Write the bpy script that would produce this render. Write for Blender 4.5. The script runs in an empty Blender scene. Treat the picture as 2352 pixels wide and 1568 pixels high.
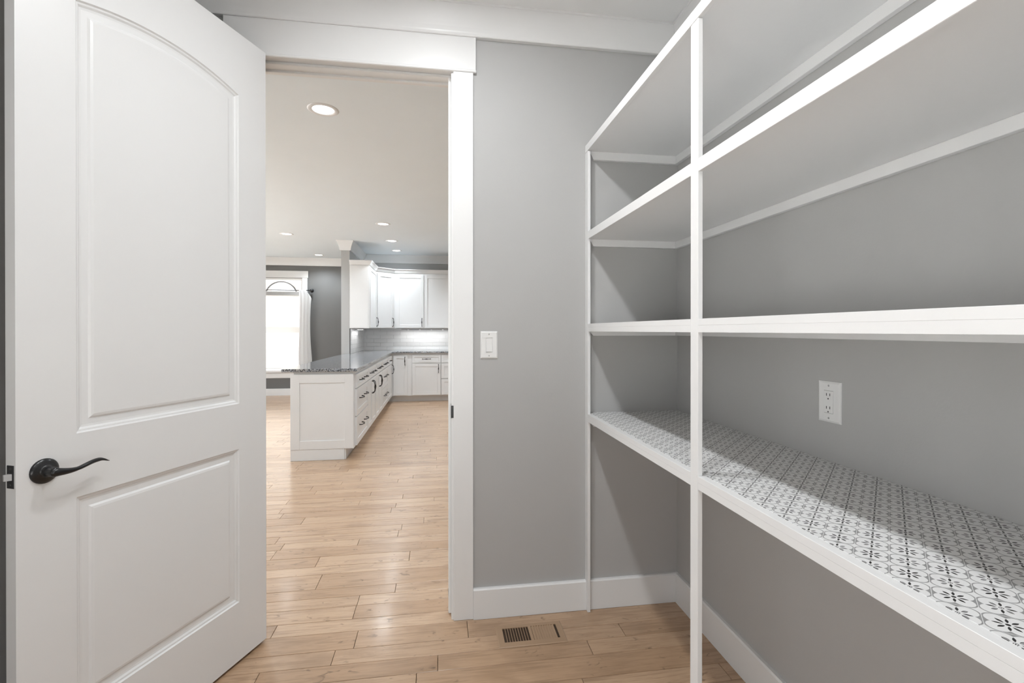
import bpy, bmesh, math, random
from math import sin, cos, pi, radians, sqrt, atan2
from mathutils import Vector, Matrix
random.seed(7)
SC = bpy.context.scene
COL = SC.collection

# ------------------------------------------------------------------ camera
cd = bpy.data.cameras.new('camera')
cam = bpy.data.objects.new('camera', cd); COL.objects.link(cam)
cd.sensor_fit = 'HORIZONTAL'; cd.sensor_width = 36.0
cd.lens = 1108.88 / 2352 * 36.0
cd.shift_y = -(784 - 761.44) / 2352
cd.clip_start = 0.02; cd.clip_end = 200
cam.location = (0, 0, 1.2972)
cam.rotation_euler = (radians(90 - 0.1665), 0, radians(-8.617))
SC.camera = cam

# ------------------------------------------------------------------ world, exposure
w = bpy.data.worlds.new('world'); SC.world = w; w.use_nodes = True
bg = w.node_tree.nodes['Background']
bg.inputs[0].default_value = (0.95, 0.975, 1.0, 1); bg.inputs[1].default_value = 3.1
sun = bpy.data.lights.new('sun', 'SUN'); sun.energy = 22.0; sun.angle = radians(.6); sun.color = (1, .97, .92)
suno = bpy.data.objects.new('sun', sun); COL.objects.link(suno); suno.rotation_euler = (radians(-35), 0, radians(-15))
vs = SC.view_settings
vs.view_transform = 'Standard'; vs.look = 'None'; vs.gamma = 1.0
vs.use_curve_mapping = False; vs.exposure = 0.24

def area_disc(name, loc, size, energy, color=(1, 1, 1)):
    l = bpy.data.lights.new(name, 'AREA'); l.shape = 'DISK'; l.size = size; l.energy = energy; l.color = color
    o = bpy.data.objects.new(name, l); COL.objects.link(o); o.location = loc
    return o
PANTRY_W = 9.2
KITCHEN_W = 63.0
SHADE_E = 1.0

# ------------------------------------------------------------------ mesh helper
class MB:
    def __init__(s): s.v = []; s.f = []; s.sm = []
    def add(s, vs_, fs, smooth=False):
        k = len(s.v); s.v += [tuple(p) for p in vs_]
        s.f += [tuple(i + k for i in f) for f in fs]; s.sm += [smooth] * len(fs); return s
    def box(s, x0, x1, y0, y1, z0, z1, b=0.0):
        x0, x1 = min(x0, x1), max(x0, x1); y0, y1 = min(y0, y1), max(y0, y1); z0, z1 = min(z0, z1), max(z0, z1)
        if b <= 0:
            return s.add([(x0,y0,z0),(x1,y0,z0),(x1,y1,z0),(x0,y1,z0),(x0,y0,z1),(x1,y0,z1),(x1,y1,z1),(x0,y1,z1)],
                  [(3,2,1,0),(4,5,6,7),(0,1,5,4),(1,2,6,5),(2,3,7,6),(3,0,4,7)])
        bm = bmesh.new()
        bmesh.ops.create_cube(bm, size=1, matrix=Matrix.Translation(((x0+x1)/2,(y0+y1)/2,(z0+z1)/2)) @ Matrix.Diagonal((x1-x0,y1-y0,z1-z0,1)))
        bmesh.ops.bevel(bm, geom=bm.edges[:], offset=min(b, .45*min(x1-x0,y1-y0,z1-z0)), segments=1, affect='EDGES')
        bm.verts.index_update()
        s.add([v.co[:] for v in bm.verts], [[v.index for v in f.verts] for f in bm.faces]); bm.free(); return s
    def prism(s, poly, z0, z1):                       # poly counter-clockwise in xy
        n = len(poly)
        s.add([(x,y,z0) for x,y in poly] + [(x,y,z1) for x,y in poly],
              [tuple(range(n-1,-1,-1)), tuple(range(n,2*n))] + [(i,(i+1)%n,n+(i+1)%n,n+i) for i in range(n)]); return s
    def lathe(s, prof, n=24, mat=None, smooth=True, cap0=False, cap1=False):   # prof (r,z), axis z
        vs_ = []
        for r, z in prof:
            for i in range(n): vs_.append(Vector((r*cos(2*pi*i/n), r*sin(2*pi*i/n), z)))
        if mat: vs_ = [mat @ p for p in vs_]
        fs = [(j*n+i, j*n+(i+1)%n, (j+1)*n+(i+1)%n, (j+1)*n+i) for j in range(len(prof)-1) for i in range(n)]
        if cap0: fs.append(tuple(range(n-1,-1,-1)))
        if cap1: fs.append(tuple((len(prof)-1)*n+i for i in range(n)))
        return s.add(vs_, fs, smooth)
    def tube(s, path, radii, n=10, flat=1.0):
        P = [Vector(p) for p in path]; rings = []
        up = Vector((0,0,1))
        for i, p in enumerate(P):
            d = (P[min(i+1,len(P)-1)] - P[max(i-1,0)]).normalized()
            a = d.cross(up)
            if a.length < .05: a = d.cross(Vector((0,1,0)))
            a.normalize(); b = d.cross(a).normalized()
            r = radii[i] if isinstance(radii, (list,tuple)) else radii
            ra, rb = r if isinstance(r, tuple) else (r, r*flat)
            rings.append([p + a*ra*cos(2*pi*k/n) + b*rb*sin(2*pi*k/n) for k in range(n)])
        vs_ = [q for r in rings for q in r]
        fs = [(j*n+i, (j+1)*n+i, (j+1)*n+(i+1)%n, j*n+(i+1)%n) for j in range(len(P)-1) for i in range(n)]
        fs.append(tuple(range(n))); fs.append(tuple((len(P)-1)*n+i for i in range(n-1,-1,-1)))
        return s.add(vs_, fs, True)
    def sweep(s, path, prof, cap=True, closed=False):   # path in xy; prof (outward to the RIGHT of travel, z), mitred
        P = [Vector(p) for p in path]; n = len(P); rows = []
        for i in range(n):
            if closed: d0 = (P[i]-P[i-1]).normalized(); d1 = (P[(i+1)%n]-P[i]).normalized()
            else:
                d0 = (P[i]-P[i-1]).normalized() if i else (P[1]-P[0]).normalized()
                d1 = (P[i+1]-P[i]).normalized() if i < n-1 else d0
            n0 = Vector((d0.y,-d0.x)); n1 = Vector((d1.y,-d1.x)); m = (n0+n1)
            m = m / max(m.dot(n0), .2)
            rows.append([(P[i].x+m.x*o, P[i].y+m.y*o, z) for o,z in prof])
        k = len(prof)
        fs = []
        for j in range(n if closed else n-1):
            a, b = j*k, ((j+1)%n)*k
            fs += [(a+i, b+i, b+i+1, a+i+1) for i in range(k-1)]
        if cap and not closed: fs += [tuple(range(k)), tuple((n-1)*k+i for i in range(k-1,-1,-1))]
        return s.add([p for r in rows for p in r], fs)
    def mesh(s, name):
        me = bpy.data.meshes.new(name); me.from_pydata(s.v, [], s.f)
        for p, f in zip(me.polygons, s.sm): p.use_smooth = f
        bm = bmesh.new(); bm.from_mesh(me); bmesh.ops.recalc_face_normals(bm, faces=bm.faces[:]); bm.to_mesh(me); bm.free()
        me.update(); return me
    def build(s, name, mat, parent=None, origin=None, local=False):
        """vertices are in world space unless local; origin defaults to the parent's place (or base of the mesh)"""
        if not local:
            if parent is not None: o = wloc(parent)
            elif origin is not None: o = Vector(origin)
            else:
                xs, ys, zs = zip(*s.v); o = Vector(((min(xs)+max(xs))/2, (min(ys)+max(ys))/2, min(zs)))
            s.v = [tuple(Vector(p)-o) for p in s.v]
        ob = bpy.data.objects.new(name, s.mesh(name)); COL.objects.link(ob)
        ob.data.materials.append(mat)
        if parent is not None: ob.parent = parent
        elif not local: ob.location = o
        return ob
def wloc(o):
    p = Vector(o.location)
    while o.parent is not None: o = o.parent; p += Vector(o.location)
    return p
def tag(o, label=None, cat=None, group=None, kind=None):
    if label: o['label'] = label
    if cat: o['category'] = cat
    if group: o['group'] = group
    if kind: o['kind'] = kind
    return o
def empty(name, loc, rz=0.0):
    o = bpy.data.objects.new(name, None); COL.objects.link(o); o.location = loc; o.rotation_euler = (0,0,rz)
    o.empty_display_size = .05; return o
def inst(name, me, mat, parent, loc=(0,0,0), rot=(0,0,0)):
    o = bpy.data.objects.new(name, me); COL.objects.link(o); o.parent = parent; o.location = loc; o.rotation_euler = rot
    if mat and not me.materials: me.materials.append(mat)
    return o

# ------------------------------------------------------------------ materials
class NT:
    def __init__(s, name):
        s.m = bpy.data.materials.new(name); s.m.use_nodes = True; s.t = s.m.node_tree
        s.b = s.t.nodes['Principled BSDF']; s.out = s.t.nodes['Material Output']
    def n(s, typ, **k):
        x = s.t.nodes.new(typ)
        for a, b in k.items(): setattr(x, a, b)
        return x
    def L(s, a, b): s.t.links.new(a, b)
    def val(s, sock, v):
        if isinstance(v, (int, float)): sock.default_value = v
        else: s.L(v, sock)
    def math(s, op, a, b=None, c=None):
        x = s.n('ShaderNodeMath', operation=op); s.val(x.inputs[0], a)
        if b is not None: s.val(x.inputs[1], b)
        if c is not None: s.val(x.inputs[2], c)
        return x.outputs[0]
    def mix(s, f, a, b):
        x = s.n('ShaderNodeMix', data_type='RGBA'); s.val(x.inputs[0], f)
        for i, v in ((6, a), (7, b)):
            if isinstance(v, tuple): x.inputs[i].default_value = (*v, 1)
            else: s.L(v, x.inputs[i])
        return x.outputs[2]
    def ss(s, x, lo, hi):
        m = s.n('ShaderNodeMapRange', interpolation_type='SMOOTHSTEP'); s.val(m.inputs[0], x)
        m.inputs[1].default_value = lo; m.inputs[2].default_value = hi; return m.outputs[0]
    def coord(s, kind='Object', scale=(1,1,1)):
        c = s.n('ShaderNodeTexCoord').outputs[kind]
        mp = s.n('ShaderNodeMapping'); s.L(c, mp.inputs[0]); mp.inputs['Scale'].default_value = scale; return mp.outputs[0]
    def noise(s, vec, scale, detail=3, rough=.5, dist=0):
        x = s.n('ShaderNodeTexNoise'); s.L(vec, x.inputs['Vector'])
        x.inputs['Scale'].default_value = scale; x.inputs['Detail'].default_value = detail
        x.inputs['Roughness'].default_value = rough; x.inputs['Distortion'].default_value = dist; return x.outputs[0]
    def bump(s, h, strength=.1, dist=.01):
        x = s.n('ShaderNodeBump'); x.inputs['Strength'].default_value = strength; x.inputs['Distance'].default_value = dist
        s.L(h, x.inputs['Height']); s.L(x.outputs[0], s.b.inputs['Normal'])
def paint(name, col, rough=.45, bump=.0, bscale=60, spec=.5, var=.015):
    k = NT(name); k.b.inputs['Roughness'].default_value = rough; k.b.inputs['Specular IOR Level'].default_value = spec
    c = k.coord(); n = k.noise(c, 3.0, 4)
    lo = tuple(x*(1-var) for x in col); hi = tuple(min(1, x*(1+var)) for x in col)
    k.L(k.mix(n, lo, hi), k.b.inputs['Base Color'])
    if bump: k.bump(k.noise(c, bscale, 3), bump, .002)
    return k.m
M = {}
M['wall'] = paint('grey_wall_paint', (.455, .453, .446), .55, .12, 160, .35)
M['backlit_wall'] = paint('backlit_wall_paint', (.17, .169, .166), .55, .12, 160, .35)  # grey wall paint darkened; the backlit shade is in the colour
M['white'] = paint('white_trim_paint', (.80, .80, .795), .32, .03, 40)
M['door'] = paint('white_door_paint', (.80, .80, .795), .38, .04, 90)
M['shelf'] = paint('white_shelf_paint', (.80, .80, .797), .38, .08, 70)
M['ceil'] = paint('ceiling_paint', (.87, .87, .865), .7, .15, 120, .2)
M['cab'] = paint('white_cabinet_paint', (.80, .80, .795), .3)
M['plastic'] = paint('white_plastic', (.78, .78, .77), .25)
M['slot'] = paint('dark_slot', (.03, .03, .03), .6)
M['metal'] = paint('black_metal', (.012, .012, .013), .28, 0, 60, .5)
M['bronze'] = paint('dark_bronze_pull', (.014, .012, .011), .33, 0, 60, .5)
M['steel'] = paint('latch_bolt_grey', (.42, .42, .42), .35)
M['grey_strip'] = paint('grey_light_housing', (.45, .45, .45), .4)
M['tile'] = paint('white_glazed_tile', (.84, .84, .835), .12, 0, 60, .5, .03)
M['grout'] = paint('grey_grout', (.66, .66, .65), .8)
M['vent'] = paint('tan_register_paint', (.39, .260, .162), .38)
M['duct'] = paint('dark_duct', (.05, .028, .014), .7)
M['sub'] = paint('dark_joint', (.10, .062, .036), .9)
def m_emit(name, col, st):
    k = NT(name); k.t.nodes.remove(k.b); e = k.n('ShaderNodeEmission'); e.inputs[0].default_value = (*col, 1); e.inputs[1].default_value = st
    k.L(e.outputs[0], k.out.inputs[0]); return k.m
M['lens'] = m_emit('lit_lens', (1, .99, .97), 6.0)
def m_wood():
    k = NT('maple_planks')
    tc = k.n('ShaderNodeTexCoord').outputs['Object']
    oi = k.n('ShaderNodeObjectInfo').outputs['Random']; isl = k.n('ShaderNodeNewGeometry').outputs['Random Per Island']
    rnd = k.math('FRACT', k.math('ADD', k.math('MULTIPLY', oi, 7.31), k.math('MULTIPLY', isl, 3.77)))
    off = k.n('ShaderNodeCombineXYZ'); k.L(k.math('MULTIPLY', rnd, 37.0), off.inputs[0]); k.L(k.math('MULTIPLY', rnd, 91.0), off.inputs[2])
    va = k.n('ShaderNodeVectorMath', operation='ADD'); k.L(tc, va.inputs[0]); k.L(off.outputs[0], va.inputs[1])
    def sc(v, s3):
        mp = k.n('ShaderNodeMapping'); k.L(v, mp.inputs[0]); mp.inputs['Scale'].default_value = s3; return mp.outputs[0]
    v = va.outputs[0]
    grain = k.noise(sc(v, (3.2, 44, 10)), 1.0, 6, .68, .8)
    fine = k.noise(sc(v, (10, 240, 10)), 1.0, 3, .6)
    blot = k.noise(sc(v, (3.0, 7, 1)), 1.0, 3, .55, .4)
    dent = k.noise(sc(v, (16, 30, 1)), 1.0, 2, .5, .8)
    base = k.mix(rnd, (.43, .272, .160), (.56, .385, .250))
    c = k.mix(k.math('MULTIPLY', k.ss(grain, .46, .66), .48), base, (.25, .148, .080))
    c = k.mix(k.math('MULTIPLY', k.ss(fine, .48, .75), .34), c, (.22, .13, .07))
    c = k.mix(k.math('MULTIPLY', k.ss(blot, .50, .72), .45), c, (.27, .160, .088))
    c = k.mix(k.math('MULTIPLY', k.ss(dent, .64, .74), .60), c, (.12, .068, .035))
    spot = k.n('ShaderNodeTexVoronoi'); k.L(sc(v, (2.1, 9, 1)), spot.inputs['Vector']); spot.inputs['Scale'].default_value = 1.0
    kn = k.math('MULTIPLY', k.math('SUBTRACT', 1.0, k.ss(spot.outputs['Distance'], .03, .16)), k.ss(k.noise(sc(v, (30, 60, 1)), 1.0, 3), .42, .62))
    c = k.mix(k.math('MULTIPLY', kn, .7), c, (.085, .045, .022))
    k.L(c, k.b.inputs['Base Color'])
    r = k.math('ADD', .27, k.math('MULTIPLY', grain, .12)); k.L(r, k.b.inputs['Roughness'])
    k.b.inputs['Specular IOR Level'].default_value = .6
    k.b.inputs['Coat Weight'].default_value = .35; k.b.inputs['Coat Roughness'].default_value = .16
    wav = k.noise(sc(v, (2.5, 16, 1)), 1.0, 2)
    h = k.math('ADD', k.math('MULTIPLY', wav, 1.0), k.math('ADD', k.math('MULTIPLY', grain, .12), k.math('MULTIPLY', dent, -.25)))
    k.bump(h, .32, .004)
    return k.m
M['wood'] = m_wood()
def m_granite():
    k = NT('speckled_granite'); c = k.coord()
    n1 = k.noise(c, 75, 4, .6); n2 = k.noise(c, 110, 2, .6); n3 = k.noise(c, 20, 3)
    col = k.mix(k.ss(n3, .42, .6), (.27, .29, .32), (.34, .33, .32))
    col = k.mix(k.ss(n2, .56, .66), col, (.60, .61, .62))
    col = k.mix(k.ss(n1, .50, .56), col, (.03, .031, .036))
    k.L(col, k.b.inputs['Base Color']); k.b.inputs['Roughness'].default_value = .09
    return k.m
M['granite'] = m_granite()
def m_glass():
    k = NT('window_glass'); k.t.nodes.remove(k.b)
    a = k.n('ShaderNodeBsdfTransparent'); g = k.n('ShaderNodeBsdfGlossy'); g.inputs['Roughness'].default_value = .02
    mx = k.n('ShaderNodeMixShader'); mx.inputs[0].default_value = .06
    k.L(a.outputs[0], mx.inputs[1]); k.L(g.outputs[0], mx.inputs[2]); k.L(mx.outputs[0], k.out.inputs[0]); return k.m
M['glass'] = m_glass()
def m_cloth(name, col, tr, weave=250):
    k = NT(name); k.t.nodes.remove(k.b)
    d = k.n('ShaderNodeBsdfDiffuse'); t = k.n('ShaderNodeBsdfTranslucent'); mx = k.n('ShaderNodeMixShader'); mx.inputs[0].default_value = tr
    c = k.mix(k.noise(k.coord(scale=(1,1,.4)), weave, 2), tuple(x*.94 for x in col), col)
    k.L(c, d.inputs[0]); k.L(c, t.inputs[0]); k.L(d.outputs[0], mx.inputs[1]); k.L(t.outputs[0], mx.inputs[2]); k.L(mx.outputs[0], k.out.inputs[0]); return k.m
M['shade'] = m_cloth('white_shade_fabric', (.90, .90, .89), .5)
M['sheer'] = m_cloth('white_sheer_fabric', (.88, .88, .88), .55)
def m_brick():
    k = NT('pale_brick'); c = k.coord(scale=(1,1,1))
    sw = k.n('ShaderNodeSeparateXYZ'); k.L(c, sw.inputs[0]); cb = k.n('ShaderNodeCombineXYZ'); k.L(sw.outputs[0], cb.inputs[0]); k.L(sw.outputs[2], cb.inputs[1])
    b = k.n('ShaderNodeTexBrick'); k.L(cb.outputs[0], b.inputs['Vector']); b.inputs['Scale'].default_value = 1.0
    b.inputs['Brick Width'].default_value = .22; b.inputs['Row Height'].default_value = .075; b.inputs['Mortar Size'].default_value = .008
    b.inputs['Color1'].default_value = (.62, .52, .46, 1); b.inputs['Color2'].default_value = (.70, .62, .57, 1); b.inputs['Mortar'].default_value = (.74, .71, .68, 1)
    k.L(b.outputs['Color'], k.b.inputs['Base Color']); k.b.inputs['Roughness'].default_value = .9; return k.m
M['brick'] = m_brick()
def m_liner(x0, y0):
    """printed shelf liner: quatrefoil rings with eight-petal flowers; x0,y0 = a flower centre in object space"""
    k = NT('printed_shelf_liner')
    sp = k.n('ShaderNodeSeparateXYZ'); k.L(k.n('ShaderNodeTexCoord').outputs['Object'], sp.inputs[0])
    mt = k.math
    U = mt('DIVIDE', mt('SUBTRACT', sp.outputs[0], x0), .0712); V = mt('DIVIDE', mt('SUBTRACT', sp.outputs[1], y0), .0673)
    ax = mt('SUBTRACT', mt('FRACT', mt('ADD', U, 200.5)), .5); ay = mt('SUBTRACT', mt('FRACT', mt('ADD', V, 200.5)), .5)
    bx = mt('SUBTRACT', mt('FRACT', mt('ADD', U, 200.0)), .5); by = mt('SUBTRACT', mt('FRACT', mt('ADD', V, 200.0)), .5)
    isB = mt('GREATER_THAN', mt('ADD', mt('ABSOLUTE', ax), mt('ABSOLUTE', ay)), .5)
    def pick(a, b): return mt('ADD', a, mt('MULTIPLY', isB, mt('SUBTRACT', b, a)))
    x = mt('ABSOLUTE', pick(ax, bx)); y = mt('ABSOLUTE', pick(ay, by))
    p = mt('MAXIMUM', x, y); q = mt('MINIMUM', x, y)
    ln = lambda a, b: mt('SQRT', mt('ADD', mt('MULTIPLY', a, a), mt('MULTIPLY', b, b)))
    # lobes
    sd = mt('SUBTRACT', ln(mt('SUBTRACT', p, .210), q), .180)
    diag = mt('DIVIDE', q, mt('MAXIMUM', p, .001))
    th = mt('ADD', .028, mt('MULTIPLY', mt('POWER', diag, 2.0), .040))
    ring = mt('MULTIPLY', k.ss(sd, -.006, .006), mt('SUBTRACT', 1.0, k.ss(mt('SUBTRACT', sd, th), -.006, .006)))
    hair = k.ss(mt('ABSOLUTE', mt('SUBTRACT', mt('ADD', p, q), .5)), .004, .012)
    ring = mt('MULTIPLY', mt('MULTIPLY', ring, hair), mt('GREATER_THAN', p, .13))
    # petals: pointed lens shapes along the axes and the diagonals
    def petal(a, b, c, L, W):
        t = mt('DIVIDE', mt('SUBTRACT', a, c), L)
        wd = mt('MULTIPLY', mt('SUBTRACT', 1.0, mt('MULTIPLY', t, t)), W)
        return mt('SUBTRACT', wd, mt('ABSOLUTE', b))
    d = mt('MULTIPLY', mt('ADD', p, q), .7071); e = mt('MULTIPLY', mt('SUBTRACT', p, q), .7071)
    pa = petal(p, q, .158, .083, .030); pd = petal(d, e, .152, .083, .026)
    fa = k.ss(pa, -.004, .004); fd = k.ss(pd, -.004, .004)
    slit = k.ss(q, .003, .008)
    fa = mt('MULTIPLY', fa, mt('SUBTRACT', 1.0, mt('MULTIPLY', isB, mt('SUBTRACT', 1.0, slit))))
    r = ln(p, q)
    dotA = mt('SUBTRACT', 1.0, k.ss(r, .038, .046))
    dotB = mt('MULTIPLY', dotA, k.ss(mt('ABSOLUTE', mt('SUBTRACT', r, .022)), .004, .010))
    dot = pick(dotA, dotB)
    ink = mt('MAXIMUM', mt('MAXIMUM', fa, fd), dot)
    c = k.mix(ring, (.78, .78, .775), (.30, .30, .298)); c = k.mix(ink, c, (.022, .022, .022))
    k.L(c, k.b.inputs['Base Color']); k.b.inputs['Roughness'].default_value = .42
    return k.m

# ------------------------------------------------------------------ dimensions (metres)
D, R, S = 2.1771, 1.1337, .6752          # pantry door wall, right wall, shelf front
LW, FW = -1.15, -1.45                    # pantry left wall, wall behind the camera
CEIL = 2.743
TW = .115                                # partition thickness
KY0 = D + TW
OX0, OX1, OZ = -.775, .055, 2.458        # door opening
KL, KR = -5.0, 2.4                       # kitchen left/right walls
KF, DF = 9.55, 10.2                      # kitchen far wall, dining window wall
PX0, PX1, PY = -1.56, -1.43, 8.13        # stub wall

def struct(mb, name, mat, label, cat='wall', parent=None):
    o = mb.build(name, mat, parent)
    if parent is None: tag(o, label, cat, kind='structure')
    return o

# ------------------------------------------------------------------ shell
struct(MB().box(KL-.1, KR+.1, FW-.1, DF+.15, -.12, -.02), 'floor', M['sub'], 'tan hardwood plank floor running through pantry and kitchen', 'floor')
FLOOR = bpy.data.objects['floor']
M['kceil'] = paint('bounce_offset_ceiling_paint', (.81, .86, .89), .7, .15, 120, .2)  # ceiling white tinted cool to cancel warm bounce from the floor
struct(MB().box(LW-.1, R+.1, FW-.1, D+TW/2, CEIL, CEIL+.1), 'ceiling', M['ceil'], 'flat white ceiling over the pantry', 'ceiling')
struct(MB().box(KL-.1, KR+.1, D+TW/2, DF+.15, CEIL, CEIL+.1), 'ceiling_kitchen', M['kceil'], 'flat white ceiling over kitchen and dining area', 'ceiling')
wb = MB().box(KL, OX0-.02, D, KY0, -.02, CEIL).box(OX1+.02, KR, D, KY0, -.02, CEIL).box(OX0-.02, OX1+.02, D, KY0, OZ+.02, CEIL)
struct(wb, 'wall_back', M['wall'], 'grey pantry wall with the doorway to the kitchen')
struct(MB().box(R, R+.1, FW, D, -.02, CEIL), 'wall_right', M['wall'], 'grey pantry wall behind the white shelving')
QY0, QY1, QZ0, QZ1 = -1.25, .25, .75, 2.05
struct(MB().box(LW-.1, LW, FW, QY0, -.02, CEIL).box(LW-.1, LW, QY1, D, -.02, CEIL).box(LW-.1, LW, QY0, QY1, -.02, QZ0).box(LW-.1, LW, QY0, QY1, QZ1, CEIL), 'wall_left', M['wall'], 'grey pantry wall behind the open door')
GX0, GX1, GZ0, GZ1 = -.90, .40, .30, 1.20
struct(MB().box(LW-.1, GX0, FW-.1, FW, -.02, CEIL).box(GX1, R+.1, FW-.1, FW, -.02, CEIL).box(GX0, GX1, FW-.1, FW, -.02, GZ0).box(GX0, GX1, FW-.1, FW, GZ1, CEIL), 'wall_front', M['wall'], 'grey pantry wall facing the doorway')
WKF = struct(MB().box(PX1, KR, KF, KF+.1, -.02, CEIL), 'wall_kitchen', M['wall'], 'grey kitchen end wall carrying the white tile backsplash')
WST = struct(MB().box(PX0, PX1, PY, DF, -.02, CEIL), 'wall_partition', M['wall'], 'grey partition wall ending on the granite peninsula')
WX0, WX1, WZ0, WZ1 = -3.78, -2.70, .50, 2.335
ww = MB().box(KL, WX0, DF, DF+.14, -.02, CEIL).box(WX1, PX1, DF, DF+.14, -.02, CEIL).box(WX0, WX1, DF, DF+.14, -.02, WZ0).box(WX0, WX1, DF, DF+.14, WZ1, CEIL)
struct(ww, 'wall_dining', M['backlit_wall'], 'grey dining wall with its backlit shade painted in, around the bright window')
PD0, PD1, PDZ = 2.7, 8.0, 2.3
struct(MB().box(KL-.1, KL, KY0, PD0, -.02, CEIL).box(KL-.1, KL, PD1, DF, -.02, CEIL).box(KL-.1, KL, PD0, PD1, PDZ, CEIL), 'wall_far_left', M['wall'], 'grey dining wall far left of the peninsula')
struct(MB().box(KR, KR+.1, KY0, KF, -.02, CEIL), 'wall_far_right', M['wall'], 'grey kitchen wall to the right of the cabinets')

# ------------------------------------------------------------------ floor planks
rows = [1.858, 1.949, 2.040, 2.159, 2.250, 2.357, 2.446, 2.532, 2.683]
lo = [rows[0]]
while lo[-1] > FW: lo.append(lo[-1] - random.choice((.091, .091, .121, .121, .10)))
hi = [rows[-1]]
while hi[-1] < DF: hi.append(hi[-1] + random.choice((.091, .091, .121, .121, .10)))
edges = sorted(lo[1:] + rows + hi[1:])
planks = []
for y0, y1 in zip(edges, edges[1:]):
    y0c, y1c = max(y0, FW), min(y1, DF)
    if y1c - y0c < .01: continue
    xa, xb = (LW, R) if y1 < D - .02 else (KL, KR)
    x = xa - random.random()*.9
    while x < xb:
        L = random.choice((.35, .5, .65, .8, .95, 1.1, 1.25)) + random.random()*.12
        p0, p1 = max(x, xa), min(x+L, xb)
        if p1 - p0 > .03: planks.append((p0, p1, y0c, y1c))
        x += L
def plank_geo(p0, p1, y0, y1, dz):
    g, b = .0009, .0009
    a0, a1, c0, c1 = p0+g, p1-g, y0+g, y1-g
    v = []
    for ins, z in ((0, -.012), (0, -.0010), (b, 0)):
        zz = z + (dz if z > -.01 else 0)
        v += [(a0+ins, c0+ins, zz), (a1-ins, c0+ins, zz), (a1-ins, c1-ins, zz), (a0+ins, c1-ins, zz)]
    f = [(0,1,5,4),(1,2,6,5),(2,3,7,6),(3,0,4,7),(4,5,9,8),(5,6,10,9),(6,7,11,10),(7,4,8,11),(8,9,10,11)]
    return v, f
def inview(p):
    x0, x1, y0, y1 = p; ym = (y0+y1)/2
    if ym < 1.35: return False
    if ym < D: return x1 > -1.15
    return x1 > -.36*ym-.15 and x0 < .04*ym+.2
vis = sorted([p for p in planks if inview(p)], key=lambda p: (p[2]+p[3])/2)
near = vis[:296]; nearset = set(near)
rest = MB()
for p in planks:
    dz = random.uniform(-.0003, .0)
    v, f = plank_geo(*p, dz)
    if p in nearset:
        me = bpy.data.meshes.new('plank'); cx, cy = (p[0]+p[1])/2, (p[2]+p[3])/2
        o3 = wloc(FLOOR)
        me.from_pydata([(q[0]-cx, q[1]-cy, q[2]) for q in v], [], f); me.materials.append(M['wood'])
        o = bpy.data.objects.new('plank', me); COL.objects.link(o); o.parent = FLOOR; o.location = (cx-o3.x, cy-o3.y, -o3.z)
    else: rest.add(v, f)
ro = rest.build('plank_field', M['wood'], FLOOR); ro['kind'] = 'stuff'

# ------------------------------------------------------------------ door frame and casing
fr = empty('trim_1', (0, D, 0)); tag(fr, 'white flat door casing with a wide header around the doorway', 'door frame', kind='structure')
C0, C1, ZH, ZC = .0649, .1526, 2.4489, 2.6047
JT = .02
MB().box(OX1, OX1+JT, D-.001, KY0+.001, 0, OZ).build('jamb', M['white'], fr)
MB().box(OX0-JT, OX0, D-.001, KY0+.001, 0, OZ).build('jamb', M['white'], fr)
MB().box(OX0-JT, OX1+JT, D-.001, KY0+.001, OZ, OZ+JT).build('head_jamb', M['white'], fr)
for xa, xb in ((OX1-.012, OX1), (OX0, OX0+.012)): MB().box(xa, xb, D+.040, D+.075, 0.006, OZ-.012, .002).build('door_stop', M['white'], fr)
MB().box(OX0, OX1, D+.040, D+.075, OZ-.012, OZ, .002).build('door_stop', M['white'], fr)
LC1 = OX0 - .010; LC0 = LC1 - (C1-C0)
MB().box(C0, C1, D-.012, D, 0, ZH+.005, .0015).build('side_casing', M['white'], fr)
MB().box(LC0, LC1, D-.012, D, 0, ZH+.005, .0015).build('side_casing', M['white'], fr)
HX0, HX1 = LC0-.012, C1+.012
hd = MB().box(HX0, HX1, D-.015, D, ZH+.0115, ZC+.004, .0012).box(HX0-.002, HX1+.002, D-.018, D, ZH, ZH+.012, .003)
hd.build('header_board', M['white'], fr)
MB().box(C0, C1, KY0, KY0+.019, 0, ZH, .0015).build('side_casing', M['white'], fr)
MB().box(LC0, LC1, KY0, KY0+.019, 0, ZH, .0015).build('side_casing', M['white'], fr)
MB().box(HX0, HX1, KY0, KY0+.026, ZH, ZC, .0015).build('header_board', M['white'], fr)
sp = MB().box(OX1-.0015, OX1+.002, D+.004, D+.036, .90, .965, .001).box(OX1-.0015, OX1+.010, D-.004, D+.006, .905, .96, .001)
sp.build('strike_plate', M['metal'], fr)

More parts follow.
